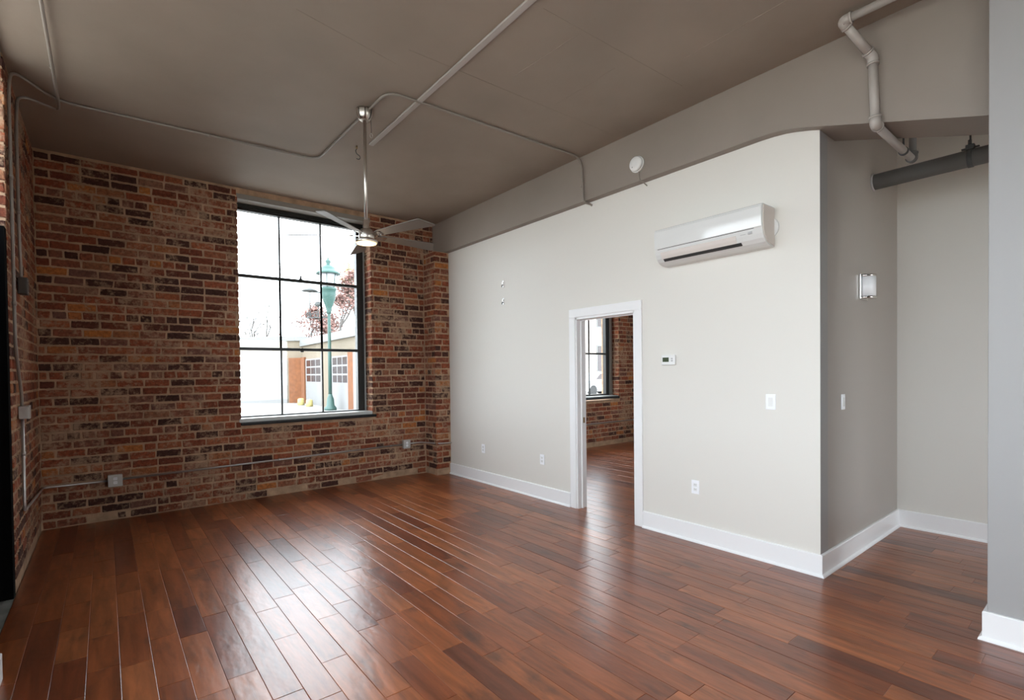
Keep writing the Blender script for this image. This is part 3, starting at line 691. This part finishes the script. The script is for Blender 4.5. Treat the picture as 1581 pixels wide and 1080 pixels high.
def box_on(label, name, c, size, nrm, m, kind='outlet'):
    """surface box; nrm is 'x' (faces +x) or 'y' (faces -y)"""
    x, y, z = c; a, b, d = size           # width, height, depth
    root = thing(name, (x, y, z), label, 'electrical box')
    def bx(u0, u1, z0, z1, d0, d1, ch=0):
        if nrm == 'y': return MB().box((x+u0, y-d1, z+z0), (x+u1, y-d0, z+z1), ch)
        return MB().box((x+d0, y+u0, z+z0), (x+d1, y+u1, z+z1), ch)
    bx(-a/2, a/2, -b/2, b/2, 0, d, .004).build('box_body', m, root)
    bx(-a/2-.002, a/2+.002, -b/2-.002, b/2+.002, d, d+.004, .0015).build('cover_plate', m, root)
    if kind == 'outlet':
        for s in (-1, 1):
            f = bx(-.016, .016, s*.02-.014, s*.02+.014, d+.004, d+.007, .002).build('receptacle', M['plate'], root)
            for q in (-.006, .006): bx(q-.0012, q+.0012, s*.02-.004, s*.02+.006, d+.0071, d+.0078).build('slot', M['slot'], f)
    else:
        for s in (-1, 1):
            if nrm == 'x': MB().lathe([(.004, 0), (.004, .002)], (x+d+.004, y, z+s*b*.36), (1, 0, 0), 8).build('screw', M['nickel'], root)
    return root
box_on('grey metal outlet box low on brick wall near the left corner', 'outlet_box', (.068, D-.003, .418), (.118, .118, .055), 'y', M['galv_box'])
box_on('small metal outlet box on brick conduit right of the window', 'outlet_box', (3.456, D-.003, .465), (.105, .118, .05), 'y', M['galv_box'])
box_on('galvanised junction box midway up the left brick pier', 'junction_box', (L+.003, 5.125, 1.24), (.115, .095, .055), 'x', M['galv_box'], 'blank')
box_on('dark junction box higher up on the left brick pier', 'junction_box', (L+.003, 5.265, 2.20), (.11, .125, .05), 'x', M['dark_box'], 'blank')

# sprinkler pipe: along the ceiling, across to the beam, down its face, under it and up again
PR = .025
sp = thing('sprinkler_pipe', (3.70, 1.15, 3.68), 'pale painted pipe with elbows stepping from ceiling down the beam', 'pipe')
P = [(3.70, -4.1, 3.672), (3.70, 1.15, 3.672), (3.925, 1.055, 3.487), (3.925, 1.040, 3.052), (4.79, 1.04, 3.045), (4.79, 1.04, H)]
for i, (a, b) in enumerate(zip(P, P[1:])): MB().tube([a, b], PR if i < 4 else PR*.9, 16).build('pipe_run', M['pvc'] if i < 4 else M['duct'], sp)
for i in range(1, 5):
    p = Vector(P[i]); a = (Vector(P[i-1])-p).normalized(); b = (Vector(P[i+1])-p).normalized()
    q = bend([p+a*.045, p, p+b*.045], .04, 5)
    MB().tube(q, PR+.006, 16).build('elbow', M['pvc'] if i < 4 else M['duct'], sp)
    for d in (a, b): MB().tube([p+d*.040, p+d*.052], PR+.009, 16).build('elbow_rim', M['pvc'] if i < 4 else M['duct'], sp)
hg = thing('pipe_hanger', (4.55, 1.04, H), 'thin rod hanging the sprinkler pipe just behind the beam', 'pipe hanger')
MB().tube([(4.55, 1.04, H), (4.55, 1.04, 3.075)], .006, 8).build('rod', M['iron'], hg)
MB().lathe([(PR+.001, 0), (PR+.005, .001), (PR+.005, .022), (PR+.001, .023)], (4.539, 1.04, 3.045), (1, 0, 0), 18).build('strap', M['iron'], hg)
bp_ = thing('insulated_pipe', (5.22, YC, 3.077), 'thick dark grey insulated pipe crossing the alcove below the beam', 'pipe')
MB().tube([(5.22, YC, 3.077), (5.22, -4.19, 3.077)], .064, 28).build('pipe_run', M['duct'], bp_)
MB().lathe([(.068, 0), (.075, .001), (.075, .010), (.068, .013)], (5.22, YC, 3.077), (0, -1, 0), 28).build('collar', M['plastic_grey'], bp_)
hg = thing('pipe_hanger', (5.22, .79, 3.15), 'dark threaded rod and clamp holding the thick pipe', 'pipe hanger')
MB().tube([(5.22, .79, 3.19), (5.22, .79, H)], .006, 8).build('rod', M['iron'], hg)
MB().box((5.195, .765, 3.142), (5.245, .815, 3.178), .004).box((5.207, .74, 3.15), (5.233, .84, 3.158)).build('clamp', M['iron'], hg)
MB().lathe([(.0655, 0), (.069, .001), (.069, .03), (.0655, .031)], (5.22, .805, 3.077), (0, -1, 0), 28).build('strap', M['iron'], hg)
MB().tube([(5.20, .79, 3.178), (5.20, .79, 3.21)], .011, 6).build('nut', M['iron'], hg)

# ------------------------------------------------------------------ air conditioner
ac = thing('air_conditioner', (W, 2.155, 2.57), 'long white split air conditioner mounted high on the white wall', 'air conditioner')
AY0, AY1 = 1.705, 2.618
Z0, Z1 = 2.424, 2.723
prof = [(W, Z0), (W, Z1), (W-.06, Z1+.002), (W-.195, Z1), (W-.203, Z1-.008), (W-.206, Z1-.09), (W-.2035, Z1-.17), (W-.199, 2.535), (W-.190, 2.505), (W-.172, 2.472), (W-.145, 2.446), (W-.11, 2.430), (W-.07, Z0)]
MB().prism(prof, 'y', AY0, AY1).build('body', M['plastic_gloss'], ac, bevel=.003)
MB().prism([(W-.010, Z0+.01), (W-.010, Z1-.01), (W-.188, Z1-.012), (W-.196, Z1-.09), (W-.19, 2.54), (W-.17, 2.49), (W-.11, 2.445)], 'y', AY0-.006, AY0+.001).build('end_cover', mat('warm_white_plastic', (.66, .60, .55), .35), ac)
MB().prism([(W-.206, 2.708), (W-.211, 2.700), (W-.2135, 2.64), (W-.2115, 2.585), (W-.209, 2.556), (W-.203, 2.548), (W-.199, 2.556), (W-.201, 2.70)], 'y', AY0+.004, AY1-.004).build('front_panel', M['plastic_gloss'], ac)
MB().prism([(W-.2045, 2.5475), (W-.2055, 2.5515), (W-.200, 2.5515), (W-.200, 2.5475)], 'y', AY0+.06, AY1-.03).build('panel_seam', M['slot'], ac)
MB().prism([(W-.1975, 2.523), (W-.2005, 2.520), (W-.188, 2.492), (W-.168, 2.464), (W-.163, 2.466), (W-.184, 2.496)], 'y', AY0+.20, AY1-.055).build('louver', mat('louver_plastic', (.72, .67, .63), .3), ac)
MB().prism([(W-.1690, 2.4655), (W-.1715, 2.4675), (W-.158, 2.4525), (W-.150, 2.4465), (W-.146, 2.452)], 'y', AY0+.17, AY1-.065).build('outlet_slot', M['slot'], ac)
MB().box((W-.2045, AY0+.075, 2.512), (W-.192, AY0+.105, 2.530), .002).build('badge', M['plastic_grey'], ac)
MB().box((W-.198, AY0+.125, 2.517), (W-.192, AY0+.165, 2.520)).build('indicator_lamp', M['plastic_grey'], ac)
MB().lathe([(.085, 0), (.085, .012), (.08, .016)], (W, AY0+.05, 2.575), (-1, 0, 0), 32).build('wall_sleeve', M['plastic'], ac)

# ------------------------------------------------------------------ smoke detector
sd = thing('smoke_detector', (WB0, 2.875, 3.416), 'round white smoke detector with dangling wire on the grey beam', 'smoke detector')
c = (WB0, 2.875, 3.416)
MB().lathe([(.074, 0), (.074, .014), (.070, .016)], c, (-1, 0, 0), 36).build('base', M['plastic'], sd)
MB().lathe([(.064, .016), (.066, .018), (.066, .038), (.060, .045), (.02, .047)], c, (-1, 0, 0), 36).build('cover', M['plastic'], sd)
MB().lathe([(.0672, .024), (.0678, .025), (.0678, .029), (.0672, .030)], c, (-1, 0, 0), 36).build('vent_groove', M['plastic_grey'], sd)
MB().lathe([(.006, .046), (.006, .0485)], (c[0], c[1]+.028, c[2]-.028), (-1, 0, 0), 12).build('test_button', M['plastic_grey'], sd)
MB().tube(bend([(WB0-.006, 2.86, 3.35), (WB0-.008, 2.855, 3.30), (WB0-.006, 2.85, 3.262), (WB0+.03, 2.84, 3.25), (W-.004, 2.83, 3.225)], .02), .0055, 8).build('wire', M['conduit'], sd)

# ------------------------------------------------------------------ small wall fittings
def plate_x(label, name, y, z, kind, cat):
    x = W; root = thing(name, (x, y, z), label, cat)
    MB().box((x-.006, y-.036, z-.059), (x, y+.036, z+.059), .002).build('plate', M['plate'], root)
    if kind == 'switch':
        MB().box((x-.0095, y-.017, z-.034), (x-.005, y+.017, z+.034), .0015).build('rocker', M['plastic'], root)
    else:
        f = None
        for s in (-1, 1):
            f = MB().box((x-.0085, y-.017, z+s*.02-.0145), (x-.005, y+.017, z+s*.02+.0145), .003).build('receptacle', M['plastic'], root)
            for q in (-.006, .006): MB().box((x-.0089, y+q-.0012, z+s*.02-.003), (x-.0084, y+q+.0012, z+s*.02+.007)).build('slot', M['slot'], f)
plate_x('white light switch on the white wall near the outer corner', 'light_switch', 1.735, 1.244, 'switch', 'switch')
plate_x('white wall outlet low between the doorway and the outer corner', 'wall_outlet', 2.362, .477, 'outlet', 'outlet')
plate_x('white wall outlet low just left of the doorway', 'wall_outlet', 4.295, .464, 'outlet', 'outlet')
plate_x('small white wall outlet nearest the brick corner', 'wall_outlet', 5.455, .461, 'outlet', 'outlet')
sw = thing('light_switch', (4.49, YC, 1.237), 'white light switch on the grey side wall below the sconce', 'switch')
MB().box((4.454, YC-.0075, 1.178), (4.526, YC-.0015, 1.296), .002).build('plate', M['plate'], sw)
MB().box((4.473, YC-.011, 1.203), (4.507, YC-.006, 1.271), .0015).build('rocker', M['plastic'], sw)

th = thing('thermostat', (W, 2.608, 1.588), 'white thermostat with small green screen right of the doorway', 'thermostat')
MB().box((W-.026, 2.540, 1.543), (W, 2.677, 1.633), .007).build('body', M['plastic'], th)
MB().box((W-.0275, 2.600, 1.572), (W-.0255, 2.663, 1.612), .0008).build('screen', M['lcd'], th)
for z in (1.600, 1.581): MB().box((W-.0285, 2.560, z-.006), (W-.0255, 2.578, z+.006), .001).build('button', M['plastic_grey'], th)

def wall_anchor(z, label):
    root = thing('wall_bracket', (W, 4.99, z), label, 'bracket')
    MB().box((W-.004, 4.978, z-.045), (W, 5.002, z+.045), .0015).build('plate', M['galv'], root)
    MB().tube([(W-.004, 4.99, z+.012), (W-.018, 4.99, z+.012)], .007, 8).build('screw', M['nickel'], root)
    MB().tube(bend([(W-.004, 4.99, z-.012), (W-.022, 4.99, z-.018), (W-.022, 4.99, z-.042)], .01), .006, 8).build('hook', M['iron'], root)
wall_anchor(2.622, 'upper of two tiny metal brackets on the white wall')
wall_anchor(2.402, 'lower of two tiny metal brackets on the white wall')

# sconce: half-round opal shade between two chrome bands
sx, sy, z0, z1 = 4.95, YC-.002, 2.062, 2.255
sn = thing('wall_sconce', (sx, YC, 2.16), 'half-round white wall sconce with chrome bands on grey wall', 'lamp')
def half(r, n=20, d=.0, flat=0.0): return [(sx+r*math.cos(math.pi+math.pi*i/n), sy-.012+flat+r*.98*math.sin(math.pi+math.pi*i/n)) for i in range(n+1)]
MB().box((sx-.088, sy-.012, z0-.004), (sx+.088, sy, z1+.004), .002).build('backplate', M['chrome'], sn)
MB().prism(half(.078), 'z', z0+.016, z1-.016, True).build('shade', M['shade'], sn)
MB().prism(half(.081), 'z', z1-.016, z1, True).build('band', M['chrome'], sn)
MB().prism(half(.081), 'z', z0, z0+.016, True).build('band', M['chrome'], sn)

# ------------------------------------------------------------------ outside
GZ = -.05
struct(MB().add([(LW-.05, D+TH+.3, GZ), (90, D+TH+.3, GZ), (90, 110, GZ), (LW-.05, 110, GZ)], [(0, 1, 2, 3)]).build('ground', mat('yard_asphalt', (.25, .243, .225), .9, var=.12, vscale=.6), center=False))
struct(MB().add([(-60, -60, GZ), (LW-.05, -60, GZ), (LW-.05, 110, GZ), (-60, 110, GZ)], [(0, 1, 2, 3)]).add([(LW-.05, -60, GZ), (60, -60, GZ), (60, -4.6, GZ), (LW-.05, -4.6, GZ)], [(0, 1, 2, 3)]).build('pavement', M['ground'], center=False))
def panel(b, P0, d, n, s0, s1, z0, z1, o0, o1):
    """box on a facade: along s (dir d), outward offset o (dir n)"""
    P0 = Vector((*P0, 0)); d = Vector((*d, 0)); n = Vector((*n, 0)); vs = []
    for z in (z0, z1):
        for s, o in ((s0, o0), (s1, o0), (s1, o1), (s0, o1)): vs.append(P0+d*s+n*o+Vector((0, 0, z)))
    return b.add(vs, [(0,3,2,1),(4,5,6,7),(0,1,5,4),(1,2,6,5),(2,3,7,6),(3,0,4,7)])
Cn = (8.484, 27.79)
ld = Vector((5.89-Cn[0], 29.9-Cn[1])).normalized(); lnn = Vector((ld.y, -ld.x)); lnn = lnn if lnn.y < 0 else -lnn
rd = Vector((8.0-Cn[0], 19.22-Cn[1])).normalized(); rnn = Vector((rd.y, -rd.x)); rnn = rnn if rnn.x < 0 else -rnn
g1 = thing('garage_building', (*Cn, GZ), 'low cream building with wide plain white garage door across the yard', 'building')
b = MB(); panel(b, Cn, ld, lnn, .0, 12, GZ, 3.35, -5, 0); b.build('wall', M['cream'], g1)
b = MB(); panel(b, Cn, ld, lnn, -.12, 12, 3.31, 3.55, -5.1, .10); b.build('parapet', M['garage_white'], g1)
b = MB(); panel(b, Cn, ld, lnn, .84, 9.0, GZ, 2.36, -.02, .04); gd = b.build('garage_door', M['garage_white'], g1)
for k in range(1, 4):
    b = MB(); panel(b, Cn, ld, lnn, .84, 9.0, GZ+k*.6, GZ+k*.6+.025, .04, .048); b.build('door_rib', M['garage_white'], gd)
b = MB(); panel(b, Cn, ld, lnn, .04, .70, GZ, 2.38, 0, .12); b.build('pier', M['orange'], g1)
b = MB(); panel(b, Cn, ld, lnn, .78, 1.0, 2.9, 2.95, 0, .06); b.build('wall_vent', M['iron'], g1)
g2 = thing('garage_building', (8.2, 23.5, GZ), 'cream garage wing with windowed white doors behind the green lamp post', 'building')
b = MB(); panel(b, Cn, rd, rnn, .0, 10, GZ, 3.02, -4.5, 0); b.build('wall', M['cream'], g2)
b = MB(); panel(b, Cn, rd, rnn, -.05, 10.1, 3.0, 3.34, -4.6, .12); b.build('parapet', M['garage_white'], g2)
for s0, s1 in ((.8, 3.75), (5.3, 7.7)):
    b = MB(); panel(b, Cn, rd, rnn, s0, s1, GZ, 2.28, -.01, .04); gd = b.build('garage_door', M['garage_white'], g2)
    nc = 3; wdt = (s1-s0-.3)/nc
    for i in range(nc):
        for j in range(3):
            b = MB(); panel(b, Cn, rd, rnn, s0+.15+i*wdt+.06, s0+.15+(i+1)*wdt-.06, 1.12+j*.39, 1.12+j*.39+.31, .03, .046); b.build('pane', M['dark_glass'], gd)
for s0, s1, m in ((.05, .75, 'orange'), (3.85, 5.2, 'cream'), (7.75, 8.4, 'orange'), (8.4, 8.9, 'garage_white')):
    b = MB(); panel(b, Cn, rd, rnn, s0, s1, GZ, 2.4, 0, .10); b.build('pier', M[m], g2)
for s0 in (1.7, 3.0):
    tag(MB().lathe([(.14, 0), (.17, .02), (.15, .30), (.10, .34)], (8.35-.55-.03*s0, 27.6-s0*1.1, GZ)).build('bollard', mat('yellow_bollard', (.42, .36, .14), .7)), 'small yellow post at foot of the %s windowed garage door edge' % ('far' if s0 < 2 else 'near'), 'bollard')

# street lamp
lx, ly = 7.60, 21.16
sl = thing('street_lamp', (lx, ly, GZ), 'green cast iron street lamp with domed cap outside the window', 'street lamp')
MB().lathe([(.24, 0), (.26, .05), (.24, .12), (.17, .2), (.14, .5), (.09, .62), (.075, .7)], (lx, ly, GZ), n=20).build('base', M['green'], sl)
MB().lathe([(.078, .6), (.072, 2.4), (.062, 4.1), (.062, 4.22)], (lx, ly, GZ), n=16).build('pole', M['green'], sl)
MB().lathe([(.07, 4.10), (.11, 4.18), (.10, 4.25), (.16, 4.45), (.27, 4.75), (.31, 4.95), (.30, 5.08), (.34, 5.12), (.34, 5.18), (.27, 5.22)], (lx, ly, GZ), n=24).build('lamp_cup', M['green'], sl)
MB().lathe([(.25, 5.22), (.30, 5.4), (.33, 5.65), (.34, 5.78)], (lx, ly, GZ), n=24).build('globe', M['globe'], sl)
MB().lathe([(.50, 5.78), (.50, 5.83), (.38, 5.92), (.30, 6.0), (.29, 6.05), (.20, 6.13), (.12, 6.18), (.07, 6.22), (.12, 6.30), (.11, 6.36), (.04, 6.42), (.03, 6.50)], (lx, ly, GZ), n=24).build('domed_cap', M['green'], sl)
for a in range(6):
    ca, sa = math.cos(a*math.pi/3), math.sin(a*math.pi/3)
    MB().tube([(lx+ca*.29, ly+sa*.29, GZ+5.2), (lx+ca*.37, ly+sa*.37, GZ+5.8)], .014, 6).build('cage_bar', M['green'], sl)
# side arm with a small hanging lantern and scrolls
ax, ay = -.80, .60          # arm runs to the left of the post as seen from the room
def ap(t, z): return (lx+ax*t, ly+ay*t, z)
MB().tube([ap(.2, 4.95), ap(.95, 5.02)], .03, 8).build('arm', M['iron'], sl)
MB().lathe([(.34, 0), (.30, .04), (.12, .12), (.03, .16)], ap(.80, 5.02), n=16).build('lantern_cap', M['iron'], sl)
MB().tube([ap(.80, 5.02), ap(.80, 3.95)], .02, 6).build('drop_rod', M['iron'], sl)
MB().tube([ap(.45, 4.55), ap(.45, 3.95)], .02, 6).build('drop_rod', M['iron'], sl)
MB().tube([ap(.05, 3.90), ap(.95, 3.90)], .025, 6).build('lantern_base', M['iron'], sl)
for t0, rr_ in ((.25, .13), (.55, .16), (.85, .12)):
    MB().tube([ap(t0+rr_*(1-k/26)*math.cos(k*.5), 4.02+rr_*(1-k/26)*math.sin(k*.5)) for k in range(22)], .02, 6).build('scroll', M['iron'], sl)
MB().lathe([(.10, 0), (.17, .08), (.12, .16), (.05, .2)], ap(.45, 4.38), n=14).build('small_lantern', M['iron'], sl)
tag(MB().tube([(lx+.2, ly, 5.85), (lx-.6, ly+.6, 5.72), (lx-1.5, ly+1.3, 5.85), (lx-2.1, ly+1.8, 5.3), (lx-2.4, ly+2.1, 4.6)], .012, 5).build('overhead_wire', M['iron']), 'thin wire sagging left from the street lamp cap', 'wire')

# trees: recursive limbs; the leafy ones carry small leaf cards
def tree(name, x, y, z, h, seed, label, m_leaf=None, spread=.45, depth=5, leaf=.10, n_leaf=0, crown=None):
    rnd = random.Random(seed); root = thing(name, (x, y, z), label, 'tree'); b = MB(); tips = []
    def grow(p, d, l, r, k):
        q = p+d*l; mid = p+d*l*.5+Vector((rnd.uniform(-1, 1), rnd.uniform(-1, 1), 0))*l*.05
        b.tube([p, mid, q], [r, r*.85, r*.68], 5 if k < 3 else 3, False)
        tips.append(q)
        if k >= depth: return
        for _ in range(rnd.choice((2, 3, 3))):
            v = (d+Vector((rnd.gauss(0, spread), rnd.gauss(0, spread), rnd.gauss(.08, .2)))).normalized(); grow(q, v, l*rnd.uniform(.62, .85), r*.6, k+1)
    grow(Vector((x, y, z)), Vector((0, 0, 1)), h*.3, h*.022, 0)
    b.build('branches', M['bark'], root)
    if m_leaf:
        lf = MB()
        for _ in range(n_leaf):
            p = rnd.choice(tips[3:])+Vector((rnd.gauss(0, .25), rnd.gauss(0, .25), rnd.gauss(0, .2)))
            a = Vector((rnd.gauss(0, 1), rnd.gauss(0, 1), rnd.gauss(0, 1))).normalized()*leaf; c_ = a.orthogonal().normalized()*leaf*.6
            lf.add([p-a, p+c_, p+a, p-c_], [(0, 1, 2, 3)])
        stuff(lf.build('leaves', m_leaf, root))
tree('bare_tree', 8.6, 40, GZ, 7.5, 3, 'bare pale tree behind the plain garage roof, left pane', depth=5)
tree('bare_tree', 14.5, 44, GZ, 8.0, 4, 'bare winter tree behind the building corner, middle panes', depth=5)
tree('russet_tree', 11.3, 38, GZ, 6.0, 6, 'low russet tree behind the inner corner of the garages', M['leaf_red'], .6, 4, .12, 1300)
tree('russet_tree', 13.0, 34, GZ, 9.3, 8, 'tall russet tree rising behind the lamp post on the right', M['leaf_red'], .42, 4, .13, 3600)
tree('green_tree', 17.6, 42, GZ, 12.0, 9, 'yellow-green tree at the right edge of the window view', M['leaf_green'], .4, 4, .15, 1500)

# seen through the doorway and the second window
h2 = thing('brick_house', (31, 27, GZ), 'pale brick building beyond the window in the next room', 'building')
MB().box((30.2, 27, GZ), (44, 36, 9.5)).build('wall', M['far_brick'], h2)
MB().box((30.0, 26.8, 9.5), (44.2, 36.2, 10)).build('cornice', M['cream'], h2)
MB().box((27.5, 26.95, GZ), (30.2, 30, 3.4)).build('side_wing', M['cream'], h2)
for i in range(4):
    for j in range(2):
        wn = MB().box((31.6+i*3, 26.93, 1.4+j*3.6), (32.8+i*3, 27.0, 3.6+j*3.6)).build('window', M['garage_white'], h2)
        MB().box((31.7+i*3, 26.90, 1.5+j*3.6), (32.7+i*3, 26.935, 3.5+j*3.6)).build('pane', M['dark_glass'], wn)
cr = thing('car', (25.2, 21.5, GZ), 'pale parked car glimpsed through the next room window', 'car')
pr_ = [(-2.1, .25), (-2.15, .75), (-1.9, .95), (-1.2, 1.0), (-.7, 1.42), (.7, 1.45), (1.3, 1.0), (2.0, .9), (2.15, .7), (2.1, .25)]
MB().prism([(25.2+a, GZ+b_) for a, b_ in pr_], 'y', 20.7, 22.4).build('body', M['white_paint'], cr, bevel=.05)
MB().prism([(25.2+a, GZ+b_) for a, b_ in [(-1.05, 1.02), (-.65, 1.36), (.62, 1.38), (1.1, 1.02)]], 'y', 20.69, 20.71).build('side_window', M['dark_glass'], cr)
for dx in (-1.3, 1.3):
    for yy in (20.68, 22.2): MB().lathe([(.33, 0), (.33, .22)], (25.2+dx, yy, GZ+.33), (0, 1, 0), 18).build('wheel', M['tyre'], cr)

GROUPS = {'wall_outlet': 'outlets along the foot of the white wall', 'outlet_box': 'metal outlet boxes on the brick wall', 'junction_box': 'boxes on the left brick pier',
          'wall_bracket': 'tiny brackets on the white wall', 'light_switch': 'white light switches', 'bollard': 'yellow posts by the garage', 'bare_tree': 'bare trees behind the garages',
          'russet_tree': 'russet trees behind the garages', 'garage_building': 'garage buildings across the yard', 'conduit': 'surface conduits in the room', 'pipe_hanger': 'pipe hangers in the alcove'}
for o in list(C.objects):
    if o.parent is None and 'label' in o.keys():
        g = GROUPS.get(o.name.split('.')[0])
        if g: o['group'] = g
